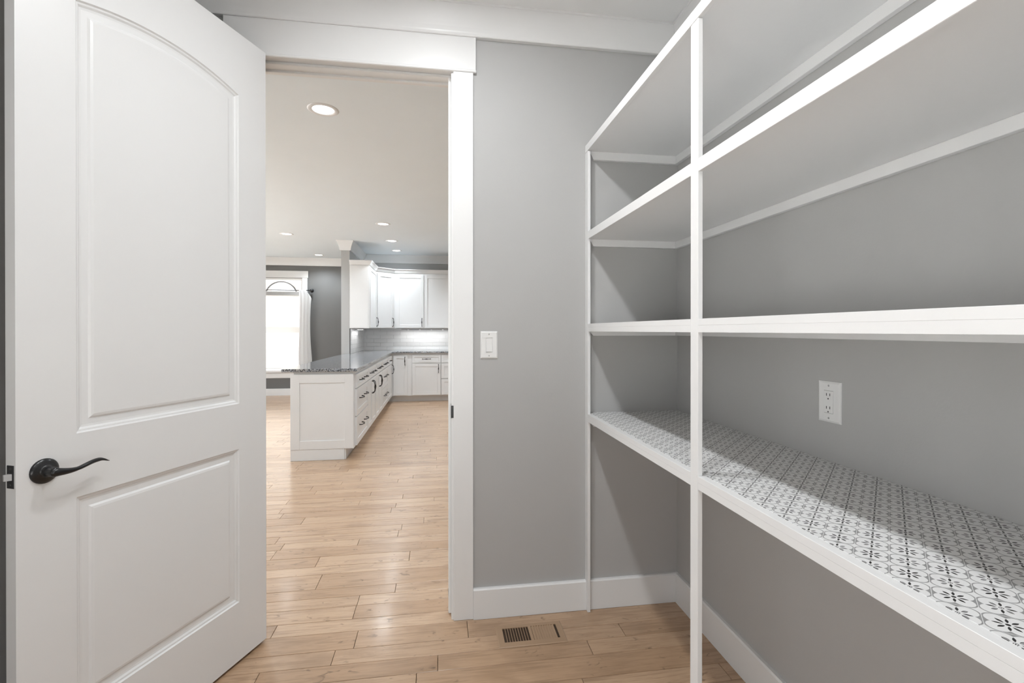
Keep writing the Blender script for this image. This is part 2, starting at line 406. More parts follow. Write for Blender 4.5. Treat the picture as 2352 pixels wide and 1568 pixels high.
# ------------------------------------------------------------------ baseboards and crowns
BH, BT = .1351, .0175
bprof = [(0, 0), (BT, 0), (BT, BH-.006), (BT-.005, BH), (0, BH)]
def baseboard(name, a, b, label, mat=M['white']):
    o = MB().sweep([a, b], bprof).build(name, mat); tag(o, label, 'baseboard', kind='structure')
baseboard('baseboard_back', (C1, D), (R, D), 'white baseboard on the pantry wall between casing and corner')
baseboard('baseboard_right', (R, D-BT), (R, FW), 'white baseboard on the wall under the shelves')
baseboard('baseboard_left', (LW, FW), (LW, D), 'white baseboard on the wall behind the open door')
baseboard('baseboard_dining', (KL, DF), (PX0, DF), 'white baseboard under the dining window')
def crown(name, path, label, p=.046, zb=ZC, closed=False):
    prof = [(0, zb), (.020, zb), (.0225, zb+.003), (.0225, zb+.012)]
    for i in range(7):
        t = i/6; prof.append((.0235 + (p-.0275)*(t**1.5), zb+.018 + (CEIL-.010-zb-.018)*t))
    prof += [(p-.001, CEIL-.010), (p, CEIL-.008), (p, CEIL+.001), (0, CEIL+.001)]
    o = MB().sweep(path, prof, closed=closed).build(name, M['white']); tag(o, label, 'crown moulding', kind='structure')
crown('trim_2', [(LW, FW), (LW, D), (R, D), (R, FW)], 'white crown moulding around the pantry ceiling')
crown('trim_3', [(KL, KY0), (KL, DF), (PX0, DF), (PX0, PY), (PX1, PY), (PX1, KF), (KR, KF), (KR, KY0)], 'white crown moulding around the kitchen and dining ceiling', .070, 2.588)

# ------------------------------------------------------------------ open door
DA = radians(23.2066); DW, DH, DT = .838, 2.438, .035
th = atan2(-cos(DA), -sin(DA))
door = empty('door_1', (-.7127, 2.144, .012), th); tag(door, 'white two-panel door with arched upper panel standing open', 'door', kind='structure')
# local: x = hinge -> latch, y = outward of the visible face, z up
A0, A1 = .140, .703                       # panel outer edges (x)
def arch_outline(x0, x1, z0, zs, rise, n=24):
    """rectangle with an arched top; counter-clockwise seen from +y looking at -y is irrelevant, loops share one order"""
    c = (x1-x0)/2; Rr = (c*c + rise*rise)/(2*rise); xm = (x0+x1)/2; zc = zs + rise - Rr
    pts = [(x0, z0), (x1, z0)]
    a = math.asin(min(1, c/Rr))
    for i in range(n+1):
        t = a - 2*a*i/n; pts.append((xm + Rr*sin(t), zc + Rr*cos(t)))
    return pts, Rr, zc
def panel_loops(x0, x1, z0, zs, rise):
    prof = [(0, 0), (.004, -.0045), (.009, -.0055), (.014, -.0095), (.020, -.0105), (.036, -.0105), (.041, -.0060), (.048, -.0045)]
    loops = []
    base_R = None
    for off, dep in prof:
        if rise:
            c = (x1-x0)/2; Rb = (c*c+rise*rise)/(2*rise); zc = zs+rise-Rb; xm = (x0+x1)/2
            Ro = Rb-off; cc = c-off; a = math.asin(cc/Ro)
            pts = [(x0+off, z0+off), (x1-off, z0+off)] + [(xm+Ro*sin(a-2*a*i/24), zc+Ro*cos(a-2*a*i/24)) for i in range(25)]
        else: pts = [(x0+off, z0+off), (x1-off, z0+off), (x1-off, zs-off), (x0+off, zs-off)]
        loops.append([(x, dep, z) for x, z in pts])
    return loops
UP = (A0, A1, 1.000, 2.198, .044); LO = (A0, A1, .228, .824, 0)
def slab_face(mb, ysgn, y0):
    def q(x, z): return (x, y0, z)
    xa, xb = 0, DW
    mb.add([q(0,0), q(A0,0), q(A0,DH), q(0,DH)], [(0,1,2,3)])
    mb.add([q(A1,0), q(DW,0), q(DW,DH), q(A1,DH)], [(0,1,2,3)])
    mb.add([q(A0,0), q(A1,0), q(A1,LO[2]), q(A0,LO[2])], [(0,1,2,3)])
    mb.add([q(A0,LO[3]), q(A1,LO[3]), q(A1,UP[2]), q(A0,UP[2])], [(0,1,2,3)])
    arc = [(p[0], p[2]) for p in panel_loops(*UP)[0][2:]]
    for (xa_, za), (xb_, zb_) in zip(arc, arc[1:]):
        mb.add([q(xa_, za), q(xb_, zb_), q(xb_, DH), q(xa_, DH)], [(0,1,2,3)])
sl = MB(); slab_face(sl, 1, 0); slab_face(sl, -1, -DT)
sl.add([(0,0,0),(0,-DT,0),(0,-DT,DH),(0,0,DH)], [(0,1,2,3)]).add([(DW,0,0),(DW,-DT,0),(DW,-DT,DH),(DW,0,DH)], [(0,1,2,3)])
sl.add([(0,0,0),(DW,0,0),(DW,-DT,0),(0,-DT,0)], [(0,1,2,3)]).add([(0,0,DH),(DW,0,DH),(DW,-DT,DH),(0,-DT,DH)], [(0,1,2,3)])
so = sl.build('door_slab', M['door'], door, local=True)
bm = bmesh.new(); bm.from_mesh(so.data); bmesh.ops.remove_doubles(bm, verts=bm.verts[:], dist=1e-5); bmesh.ops.recalc_face_normals(bm, faces=bm.faces[:]); bm.to_mesh(so.data); bm.free()
for P_, nm in ((UP, 'arched_panel'), (LO, 'lower_panel')):
    for side in (0, 1):
        lp = panel_loops(*P_); n = len(lp[0]); mb = MB()
        pts = [p for l in lp for p in l]
        if side: pts = [(x, -DT-y, z) for x, y, z in pts]
        mb.add(pts, [(j*n+i, j*n+(i+1)%n, (j+1)*n+(i+1)%n, (j+1)*n+i) for j in range(len(lp)-1) for i in range(n)] + [tuple((len(lp)-1)*n+i for i in range(n))])
        mb.build(nm, M['door'], door, local=True)
# lever sets
LX, LZ = .7785, .930-.012
for sgn, y0 in ((1, 0.0), (-1, -DT)):
    lv = MB()
    mt_ = Matrix.Translation((LX, y0, LZ)) @ Matrix.Rotation(-sgn*pi/2, 4, 'X')
    lv.lathe([(.0325,0),(.0325,.003),(.031,.0055),(.024,.0085),(.017,.0105),(.0135,.013),(.0125,.018),(.0125,.040),(.0105,.046),(.0,.047)], 32, mt_)
    ros = lv.build('lever_handle', M['metal'], door, local=True)
    path = []; rad = []
    for i in range(25):
        t = i/24
        zz = LZ + .001 - .006*t + .0165*(-sin(2*pi*min(1, t*1.02))*.42*(.3+.7*t) + .72*max(0, t-.45)*1.2 - 1.9*max(0, t-.84)**1.5*3)
        path.append((LX+.010-.139*t, y0+sgn*(.041+.005*sin(t*pi)), zz))
        wv = (.0125 - .0075*min(1, t/.42)) if t < .42 else .0050 + .0006*sin((t-.42)*5) - .0040*max(0, (t-.8)/.2)
        tk = .0085 - .0035*t
        if t < .08: wv *= .55+5.6*t; tk *= .6+5*t
        rad.append((tk, wv))
    MB().tube(path, rad, 12).build('lever', M['metal'], ros, local=True)
lt = MB().box(DW-.001, DW+.0012, -.030, -.005, LZ-.029, LZ+.029, .0008).build('latch_plate', M['metal'], door, local=True)
MB().prism([(DW+.001,-.024), (DW+.012,-.024), (DW+.012,-.020), (DW+.001,-.011)], LZ-.008, LZ+.008).build('latch_bolt', M['steel'], lt, local=True)
for zz in (-.021, .021):
    MB().lathe([(.0035,0),(.003,.0008),(0,.0009)], 10, Matrix.Translation((DW+.0012, -.0175, LZ+zz)) @ Matrix.Rotation(pi/2,4,'Y')).build('screw', M['slot'], lt, local=True)

# ------------------------------------------------------------------ pantry shelving
sh = empty('pantry_shelving', (S, D, 0)); tag(sh, 'white built-in pantry shelving with four long shelves and narrow posts', 'shelving')
SY0 = -1.0                                # near end of the shelves (behind the camera)
PWY, PT = .0399, .0135
posts = [(D-PWY, D), (1.1849, 1.223), (.222, .260), (SY0, SY0+.038)]
ZT = [(2.1554, 2.1219), (1.750, 1.7155), (1.3275, 1.2919), (.9127, .8773)]
CB = [2.088, 1.687, 1.272, None]
for a, b in posts:
    top = ZT[0][0]
    MB().box(S, S+PT, a, b, .001, top-.0355, .001).build('post', M['shelf'], sh)
for i, (zt, zb) in enumerate(ZT):
    bt = zt-zb-.003 if i < 3 else .0185
    brd = MB().box(S+PT, R-.0003, SY0, D-.0003, zt-bt, zt-.0003).build('shelf', M['shelf'], sh)
    zm = zb + (zt-zb)*.52
    if i == 0: segs = [(SY0, D)]
    else: segs = [(posts[k+1][1], posts[k][0]) for k in range(3)]
    for a, b in segs:
        if i < 2: lp = MB().box(S, S+PT, a+.0002, b-.0002, zb, zt, .0008)
        else: lp = MB().box(S, S+PT, a+.0002, b-.0002, zm, zt, .0006).box(S+.00015, S+PT, a+.0002, b-.0002, zb, zm, .0001)
        lp.build('front_lip', M['shelf'], brd)
    cbz = CB[i] if CB[i] else zt-.0185-.045
    MB().box(R-.019, R-.0004, SY0, D-.0004, cbz, zt-bt, .001).build('wall_cleat', M['shelf'], brd)
    cl = MB(); x0 = S+PT+.006
    cl.add([(x, y, z) for y in (D-.019, D-.0005) for x, z in ((x0, zt-bt), (x0, zt-bt-.008), (x0+.015, cbz), (R-.0195, cbz), (R-.0195, zt-bt))],
           [(0,1,2,3,4), (9,8,7,6,5)] + [(j, (j+1)%5, 5+(j+1)%5, 5+j) for j in range(5)])
    cl.build('end_cleat', M['shelf'], brd)
    if i == 3:
        M['liner'] = m_liner(.7335-S, .726-D)
        ln = MB().box(.697, R-.001, SY0, D-.001, zt-.0003, zt+.0006)
        ln.build('shelf_liner', M['liner'], brd)['label'] = 'white liner printed with grey rings and black flowers'

# ------------------------------------------------------------------ light switch
sx, sz, sw_, shh = .1853, 1.2309, .0782, .1236
swt = empty('light_switch', (sx+sw_/2, D, sz)); tag(swt, 'white rocker light switch on the grey wall beside the door casing', 'light switch')
def plate(mb, w, h, t=.006, b=.006, hole=None):   # local: x width, z height, front at -y
    fr_ = [(-w/2+b, -h/2+b), (w/2-b, -h/2+b), (w/2-b, h/2-b), (-w/2+b, h/2-b)]
    bk = [(-w/2, -h/2), (w/2, -h/2), (w/2, h/2), (-w/2, h/2)]
    v = [(x, 0, z) for x, z in bk] + [(x, -t*.55, z) for x, z in [(a*.985, c*.992) for a, c in bk]] + [(x, -t, z) for x, z in fr_]
    f = [(0,1,2,3)] + [(i,(i+1)%4,4+(i+1)%4,4+i) for i in range(4)] + [(4+i,4+(i+1)%4,8+(i+1)%4,8+i) for i in range(4)]
    if hole:
        hw, hh = hole; k = len(v); v += [(-hw,-t,-hh),(hw,-t,-hh),(hw,-t,hh),(-hw,-t,hh)] + [(-hw,-t+.003,-hh),(hw,-t+.003,-hh),(hw,-t+.003,hh),(-hw,-t+.003,hh)]
        f += [(8+i,8+(i+1)%4,k+(i+1)%4,k+i) for i in range(4)] + [(k+i,k+(i+1)%4,k+4+(i+1)%4,k+4+i) for i in range(4)] + [(k+4,k+5,k+6,k+7)]
    else: f.append((8,9,10,11))
    return mb.add(v, f)
plate(MB(), sw_, shh, hole=(.0168, .0335)).build('wall_plate', M['plastic'], swt, local=True)
rk = MB().add([(-.0135,-.0035,-.030),(.0135,-.0035,-.030),(-.0135,-.0112,-.030),(.0135,-.0112,-.030),(-.0135,-.0072,.002),(.0135,-.0072,.002),(-.0135,-.0064,.030),(.0135,-.0064,.030),(-.0135,-.0035,.030),(.0135,-.0035,.030)],
   [(0,1,3,2),(2,3,5,4),(4,5,7,6),(6,7,9,8),(0,2,4,6,8),(1,9,7,5,3)])
rk.build('rocker', M['plastic'], swt, local=True)
scr_me = MB().lathe([(.0032,0),(.0028,.001),(0,.0012)], 12, Matrix.Rotation(pi/2,4,'X')).box(-.0004,.0004,-.0016,-.001,-.0025,.0025).mesh('screw')
scr_me.materials.append(M['steel'])
for zz in (-.0485, .0485): inst('screw', scr_me, None, swt, (0, -.006, zz))

# ------------------------------------------------------------------ outlet (on right wall, facing -x)
ot = empty('electrical_outlet', (R, 1.2575, 1.0878), -pi/2); tag(ot, 'white double electrical outlet on the grey wall above the patterned shelf', 'outlet')
plate(MB(), .0819, .1201, hole=(.0168, .0335)).build('wall_plate', M['plastic'], ot, local=True)
fc = MB().box(-.0160, .0160, -.0075, -.003, -.0327, .0327, .001).build('receptacle', M['plastic'], ot, local=True)
sl_me = MB().box(-.0011,.0011,-.0079,-.0074,-.0038,.0038).mesh('slot'); sl_me.materials.append(M['slot'])
gr_me = MB().lathe([(.0024,0),(0,.0001)], 12, Matrix.Translation((0,-.0078,0)) @ Matrix.Rotation(pi/2,4,'X')).mesh('ground_hole'); gr_me.materials.append(M['slot'])
for zc in (.0212, -.0168):
    for xx in (-.006, .006): inst('slot', sl_me, None, fc, (xx, 0, zc))
    inst('ground_hole', gr_me, None, fc, (0, 0, zc-.012))
for zz in (-.0475, .0475): inst('screw', scr_me, None, ot, (0, -.006, zz))

# ------------------------------------------------------------------ floor register
vx0, vx1, vy0, vy1 = .246, .528, 1.951, 2.092
vt = empty('floor_register', ((vx0+vx1)/2, (vy0+vy1)/2, 0)); tag(vt, 'tan metal floor register with slanted louvres set in the wood planks', 'floor vent')
gx = [(.270, .382), (.3945, .506)]; gy0, gy1 = 1.9775, 2.0715
fm = MB(); t = .004
for a, b, c, d in ((vx0, gx[0][0], vy0, vy1), (gx[1][1], vx1, vy0, vy1), (gx[0][0], gx[1][1], vy0, gy0), (gx[0][0], gx[1][1], gy1, vy1), (gx[0][1], gx[1][0], gy0, gy1)):
    fm.box(a, b, c, d, .0008, t)
fm.sweep([(vx0,vy0),(vx0,vy1),(vx1,vy1),(vx1,vy0)][::-1], [(-.0002,t),(.004,.0012),(.004,.0005),(-.0002,.0005)], closed=True)
fm.build('frame', M['vent'], vt)
MB().box(gx[0][0], gx[1][1], gy0, gy1, .0003, .0007).build('duct_opening', M['duct'], vt)
for k, (a, b) in enumerate(gx):
    n = 10 if k == 0 else 10
    for i in range(1, n):
        x = a + (b-a)*i/(n)
        dx = -.0080 if k else .0018
        s = MB().add([(x-.0009, gy0, t), (x+.0011, gy0, t), (x+.0011+dx, gy0, .0009), (x-.0009+dx, gy0, .0009), (x-.0009, gy1, t), (x+.0011, gy1, t), (x+.0011+dx, gy1, .0009), (x-.0009+dx, gy1, .0009)],
           [(0,1,2,3),(7,6,5,4),(0,4,5,1),(1,5,6,2),(2,6,7,3),(3,7,4,0)])
        s.build('louvre', M['vent'], vt)

# ------------------------------------------------------------------ recessed lights
ring_prof = [(.066, .000), (.070, -.004), (.078, -.0065), (.090, -.005), (.0985, -.0012), (.0985, .0)]
ring_me = MB().lathe(ring_prof, 40).mesh('trim_ring'); ring_me.materials.append(M['white'])
lens_me = MB().lathe([(.0665, -.0005), (.045, -.0022), (.02, -.003), (.0, -.0032)], 40).mesh('lens'); lens_me.materials.append(M['lens'])
def downlight(x, y, label, group, energy, tint=(.86, .935, 1.0), cone=140):
    e = empty('recessed_light', (x, y, CEIL)); tag(e, label, 'ceiling light', group)
    inst('trim_ring', ring_me, None, e); inst('lens', lens_me, None, e)
    if cone:
        ld = bpy.data.lights.new('downlight_lamp', 'SPOT'); ld.energy = energy; ld.color = tint; ld.spot_size = radians(cone); ld.spot_blend = .7 if cone < 150 else 1.0; ld.shadow_soft_size = .05
        l = bpy.data.objects.new('downlight_lamp', ld); COL.objects.link(l); l.location = (0, 0, -.012)
    else: l = area_disc('downlight_lamp', (0, 0, -.008), .125, energy, tint)
    l.parent = e
GK = 'recessed lights in the kitchen ceiling'
for x, y, s in ((-.75, 3.32, 'round recessed ceiling light just outside the doorway'), (-.75, 6.76, 'round recessed ceiling light over the kitchen aisle beside the peninsula'),
                (-.75, 8.02, 'round recessed ceiling light in front of the upper cabinets'), (-.76, 8.98, 'round recessed ceiling light close above the corner upper cabinet')):
    downlight(x, y, s, GK, KITCHEN_W)
for x, y, s in ((-2.26, 7.675, 'round recessed ceiling light above the dining side of the peninsula'), (-2.28, 9.72, 'round recessed ceiling light close to the dining window wall')):
    downlight(x, y, s, 'recessed lights in the dining ceiling', KITCHEN_W)
for x, y, s in ((.85, 3.32, 'added unseen recessed light by the kitchen side of the pantry wall'), (.85, 5.0, 'added unseen recessed light over the kitchen floor level with the peninsula tip'),
                (.85, 6.76, 'added unseen recessed light over the kitchen floor level with the two-door base cabinets'), (.85, 8.02, 'added unseen recessed light over the kitchen floor before the end-wall drawer cabinet'),
                (-2.26, 3.6, 'added unseen recessed light over the dining floor nearest the pantry wall'), (-2.26, 5.6, 'added unseen recessed light over the dining floor beside the peninsula tip'),
                (-3.9, 5.6, 'added unseen recessed light nearest the added patio door'), (-3.9, 7.675, 'added unseen recessed light between the added patio door and the dining window')):
    downlight(x, y, s, 'recessed lights added out of view for kitchen fill', KITCHEN_W)  # added lamps, none in view, lifting the kitchen's ambient light
for y, s in ((1.40, 'round recessed pantry ceiling light near the doorway'), (.67, 'round recessed pantry ceiling light over the middle of the pantry'), (-.55, 'added round recessed pantry ceiling light, for fill, deep inside the pantry')):  # the last one is unseen, added as fill behind the camera
    downlight(.0, y, s, 'pantry recessed lights', PANTRY_W, (.945, .975, 1.0), 0)

# ------------------------------------------------------------------ kitchen cabinets
hp = []; hr = []
for i in range(17):
    t_ = i/16*2-1
    hp.append((.072*t_, -.020-.016*(1-t_*t_)**.6, 0)); hr.append((.0040+.0044*math.exp(-(t_/.26)**2)+.0014*abs(t_)**6, .0042+.0048*math.exp(-(t_/.28)**2)+.0016*abs(t_)**6))
hp = [(-.074,0,0), (-.075,-.012,0)] + hp + [(.075,-.012,0), (.074,0,0)]; hr = [.0075, .0050] + hr + [.0050, .0075]
pull_me = MB().tube(hp, hr, 8).mesh('handle'); pull_me.materials.append(M['bronze'])
def shaker(w_, h_, t_=.020, rail=.057, rec=.008):   # local, front at y=-t
    m = MB(); b = .0012
    m.box(0, rail, -t_, 0, 0, h_, b).box(w_-rail, w_, -t_, 0, 0, h_, b).box(rail, w_-rail, -t_, 0, 0, rail, b).box(rail, w_-rail, -t_, 0, h_-rail, h_, b)
    m.box(rail-.002, w_-rail+.002, -t_+rec, -.001, rail-.002, h_-rail+.002)
    return m
def front(par, kind, x0, x1, z0, z1, handles):      # handles: list of (x, z, vertical)
    rail = .057 if (z1-z0) > .2 else .036
    if x1-x0 < .2: rail = min(rail, (x1-x0)*.26)
    o = shaker(x1-x0, z1-z0, rail=rail).build(kind, M['cab'], par, local=True); o.location = (x0, 0, z0)
    for hx, hz, vert in handles: inst('handle', pull_me, None, o, (hx-x0, -.020, hz-z0), (0, pi/2, 0) if vert else (0, 0, 0))
def base_unit(loc, rz, W, layout, label, depth=.575, top=.884, toe=.105, name='base_cabinet', ext=0.0):
    e = empty(name, loc, rz); tag(e, label, 'cabinet', 'base cabinets along the peninsula and end wall')
    MB().box(.0005, W-.0005, 0, depth, toe, top-.0005, .0008).build('cabinet_box', M['cab'], e, local=True)
    MB().box(.0005-ext, W-.0005, .075, .09, .001, toe).build('toe_kick', M['cab'], e, local=True)
    for it in layout: front(e, *it)
    return e
PX = -.85
def drawers3(W, x0=.012, x1=None):
    x1 = (W-.008) if x1 is None else x1; w3 = x1-x0; h = (x0+w3*.30, x0+w3*.70)
    return [('drawer', x0, x1, z0, z1, [(hx, hz, False) for hx in h]) for z0, z1, hz in ((.705, .845, .775), (.418, .695, .585), (.118, .408, .30))]
def doors2(W):
    x0, x1 = .008, W-.008; m_ = W/2
    return [('drawer', x0, x1, .705, .845, [(x0+(x1-x0)*.3, .775, False), (x0+(x1-x0)*.7, .775, False)]),
            ('door', x0, m_-.0015, .118, .695, [(m_-.04, .585, True)]), ('door', m_+.0015, x1, .118, .695, [(m_+.04, .585, True)])]
P90 = pi/2
e1 = base_unit((PX, 5.055, 0), P90, .870, drawers3(.87, .075), 'white three-drawer base cabinet with panelled end at the peninsula tip')
ep = shaker(.600, .745, .018, .085, .007).build('end_panel', M['cab'], e1, local=True)
ep.rotation_euler = (0, 0, -P90); ep.location = (-.0005+.018-.018, .600, .112)
MB().box(-.014, .004, .088, .600, .001, .112, .001).build('base_board', M['cab'], e1, local=True)
base_unit((PX, 5.925, 0), P90, .735, doors2(.735), 'white two-door base cabinet next to the end drawer cabinet')
base_unit((PX, 6.660, 0), P90, .740, doors2(.74), 'white two-door base cabinet between the other door cabinet and drawers')
base_unit((PX, 7.400, 0), P90, .770, drawers3(.77), 'white three-drawer base cabinet nearer the inside corner')
base_unit((PX, 8.170, 0), P90, .779, [('drawer', .008, .70, .705, .845, [(.35, .775, False)]), ('door', .008, .70, .118, .695, [(.66, .60, True)])], 'white base cabinet with one drawer and door in the inside corner')
FYF = 8.95
base_unit((PX+.0005, FYF, 0), 0, .3655, [('door', .036, .288, .118, .845, [(.242, .74, True)])], 'white full-height-door base cabinet filling the corner on the end wall', ext=.088)
base_unit((-.484, FYF, 0), 0, .523, [('drawer', .006, .517, .705, .845, [(.26, .775, False)]), ('door', .006, .517, .118, .695, [(.478, .60, True)])], 'white end-wall base cabinet with one drawer over one door')
base_unit((.039, FYF, 0), 0, .75, [('drawer', .006, .744, z0, z1, [(.375, hz, False)]) for z0, z1, hz in ((.705, .845, .775), (.418, .695, .56), (.118, .408, .27))], 'white end-wall drawer base cabinet beside the single-door cabinet')

ctp = MB().prism([(-1.53, 5.02), (-.812, 5.02), (-.812, 8.902), (.85, 8.902), (.85, KF-.001), (PX1+.001, KF-.001), (PX1+.001, PY-.001), (-1.53, PY-.001)], .8842, .914)
co = ctp.build('granite_countertop', M['granite']); tag(co, 'L-shaped speckled grey granite countertop on the white base cabinets', 'countertop')
md = co.modifiers.new('bevel', 'BEVEL'); md.width = .003; md.segments = 2

UZ0, UZ1 = 1.33, 2.360
def upper_unit(loc, rz, W, fronts, label, depth=.31):
    e = empty('upper_cabinet', loc, rz); tag(e, label, 'cabinet', 'upper cabinets around the kitchen corner')
    MB().box(.0005, W-.0005, 0, depth-.0005, 0, UZ1-UZ0, .0008).build('cabinet_box', M['cab'], e, local=True)
    for x0, x1, hx in fronts: front(e, 'door', x0, x1, .012, UZ1-UZ0-.030, [(hx, .115, True)])
    return e
ue = upper_unit((PX1+.31, PY, UZ0), P90, .81, [(.030, .780, .735)], 'white upper cabinet on the partition wall with its blank end showing')
MB().box(-.006, .001, .018, .292, .012, UZ1-UZ0-.012, .001).build('end_panel', M['cab'], ue, local=True)
# diagonal corner cabinet
ax, ay, bx, by = PX1+.31, 8.94, -.82, KF-.31
dg = empty('upper_cabinet', (ax, ay, UZ0)); tag(dg, 'white diagonal corner upper cabinet between the two wall runs', 'cabinet', 'upper cabinets around the kitchen corner')
MB().prism([(PX1+.0005, ay+.0005), (ax, ay+.0005), (bx-.0005, by), (bx-.0005, KF-.0005), (PX1+.0005, KF-.0005)], UZ0, UZ1).build('cabinet_box', M['cab'], dg)
dl = sqrt((bx-ax)**2+(by-ay)**2); ang = atan2(by-ay, bx-ax)
dd = shaker(dl-.06, UZ1-UZ0-.042).build('door', M['cab'], dg, local=True); dd.rotation_euler = (0, 0, ang); dd.location = (.03*cos(ang), .03*sin(ang), .012)
inst('handle', pull_me, None, dd, (dl-.06-.032, -.020, .103), (0, pi/2, 0))
UF = KF-.31
upper_unit((-.82, UF, UZ0), 0, .545, [(.036, .540, .505)], 'white upper cabinet on the end wall next to the diagonal corner')
upper_unit((-.275, UF, UZ0), 0, .530, [(.006, .524, .488)], 'white upper cabinet second along the end wall from the diagonal corner')
upper_unit((.255, UF, UZ0), 0, .530, [(.006, .524, .488)], 'white upper cabinet third along the end wall from the diagonal corner')
cpr = [(0, UZ1+.0005), (.008, UZ1+.0005), (.016, UZ1+.012), (.030, UZ1+.040), (.044, UZ1+.058), (.048, UZ1+.064), (.050, UZ1+.072), (0, UZ1+.072)]
cm = MB().sweep([(PX1+.001, PY), (ax, PY), (ax, ay), (bx, by), (.785, by)], cpr)
tag(cm.build('cabinet_crown_moulding', M['cab']), 'white crown moulding running along the tops of the upper cabinets', 'crown moulding')
# under-cabinet light bars
def ucl(x0, x1, y0, y1, label, dots=()):
    e = empty('under_cabinet_light', ((x0+x1)/2, (y0+y1)/2, UZ0)); tag(e, label, 'light bar', 'light bars under the upper cabinets')
    MB().box(x0, x1, y0, y1, UZ0-.024, UZ0-.0005, .003).build('housing', M['grey_strip'], e)
    for i in range(4):
        fx = .14 + .24*i; cx_, cy_ = (x0+(x1-x0)*fx, (y0+y1)/2) if x1-x0 > y1-y0 else ((x0+x1)/2, y0+(y1-y0)*fx)
        MB().box(cx_-.014, cx_+.014, cy_-.014, cy_+.014, UZ0-.0255, UZ0-.0235).build('lens', M['lens'], e)
    l = bpy.data.lights.new('bar_lamp', 'AREA'); l.shape = 'RECTANGLE'; l.size = x1-x0; l.size_y = y1-y0; l.energy = 2.2*max(x1-x0, y1-y0)
    lo_ = bpy.data.objects.new('bar_lamp', l); COL.objects.link(lo_); lo_.parent = e; lo_.location = (0, 0, -.03)
ucl(-.70, .20, 9.33, 9.40, 'grey light bar under the end-wall upper cabinets')
ucl(-1.36, -1.29, 8.22, 8.85, 'grey light bar under the partition-wall upper cabinet')

# backsplash tiles: each a part of its wall
TLn, TH_, TG = .248, .0735, .0022
def tile_mesh(L): return MB().box(0, L, -.008, 0, 0, TH_-TG, .0008)
full = tile_mesh(TLn-TG).mesh('tile'); full.materials.append(M['tile'])
def splash(wall, x0, x1, place):
    z = .9150; r = 0; base = wloc(wall)
    while z < UZ0-.006:
        h = min(TH_-TG, UZ0-.003-z)
        x = x0 - (TLn/2 if r % 2 else 0) - .06
        while x < x1:
            a, b = max(x, x0), min(x+TLn-TG, x1)
            if b-a > .01:
                if b-a > TLn-TG-1e-4 and h > TH_-TG-1e-4: me = full
                else:
                    me = MB().box(0, b-a, -.008, 0, 0, h, .0008).mesh('tile'); me.materials.append(M['tile'])
                loc, rot = place(a); o = inst('tile', me, None, wall, (loc[0]-base.x, loc[1]-base.y, z-base.z), (0, 0, rot))
            x += TLn
        z += TH_; r += 1
splash(WKF, PX1+.009, .85, lambda a: ((a, KF-.002), 0))
splash(WST, PY+.004, KF-.010, lambda a: ((PX1+.002, a), P90))
MB().box(PX1+.009, .85, KF-.002, KF-.0003, .915, UZ0-.003).build('grout', M['grout'], WKF)
MB().box(PX1+.0003, PX1+.002, PY+.004, KF-.002, .915, UZ0-.003).build('grout', M['grout'], WST)
MB().box(PX1+.0003, PX1+.011, PY-.001, PY+.0038, .915, UZ0-.003).build('edge_trim', M['metal'], WST)

# ------------------------------------------------------------------ window
wn = empty('window_1', ((WX0+WX1)/2, DF, WZ0)); tag(wn, 'tall white-framed dining window with sill and flat header', 'window', kind='structure')
wf = MB()
for a, b, c, d in ((WX0, WX0+.04, WZ0, WZ1), (WX1-.04, WX1, WZ0, WZ1), (WX0+.04, WX1-.04, WZ0, WZ0+.05), (WX0+.04, WX1-.04, WZ1-.035, WZ1), (WX0+.04, WX1-.04, 1.36, 1.41)):
    wf.box(a, b, DF+.05, DF+.10, c, d, .002)
wf.build('sash_frame', M['white'], wn)
MB().box(WX0+.03, WX1-.03, DF+.072, DF+.078, WZ0+.03, 1.39).build('pane', M['glass'], wn)
MB().box(WX0+.03, WX1-.03, DF+.072, DF+.078, 1.39, WZ1-.02).build('pane', M['glass'], wn)
for a, b in ((WX0-.0, WX0+.012), (WX1-.012, WX1)): MB().box(a, b, DF, DF+.06, WZ0, WZ1).build('reveal', M['white'], wn)
MB().box(WX0, WX1, DF, DF+.06, WZ1-.012, WZ1).build('reveal', M['white'], wn)
for a, b in ((WX0-.095, WX0+.005), (WX1-.005, WX1+.095)): MB().box(a, b, DF-.018, DF, WZ0, WZ1+.012, .002).build('side_casing', M['white'], wn)
MB().box(WX0-.110, WX1+.110, DF-.025, DF, WZ1+.010, 2.482, .002).build('header_board', M['white'], wn)
MB().box(WX0-.12, WX1+.12, DF-.05, DF+.06, .455, .502, .006).build('sill', M['white'], wn)
MB().box(WX0-.095, WX1+.095, DF-.018, DF, .345, .456, .002).build('apron', M['white'], wn)
# roller shade
rs = empty('roller_shade', ((WX0+WX1)/2, DF+.03, .53)); tag(rs, 'white roller shade pulled down over the dining window', 'window shade')
MB().box(WX0+.016, WX1-.016, DF+.005, DF+.045, 1.995, 2.072, .006).build('head_rail', M['grey_strip'], rs)
fb = MB(); nz = 8
fb.add([(x, DF+.022+.002*sin(i*1.3), .545+(2.0-.545)*i/nz) for i in range(nz+1) for x in (WX0+.03, WX1-.03)], [(2*i, 2*i+1, 2*i+3, 2*i+2) for i in range(nz)])
fo = fb.build('shade_fabric', M['shade'], rs); so_ = fo.modifiers.new('t', 'SOLIDIFY'); so_.thickness = .001
MB().box(WX0+.03, WX1-.03, DF+.014, DF+.030, .528, .548, .004).build('bottom_bar', M['white'], rs)
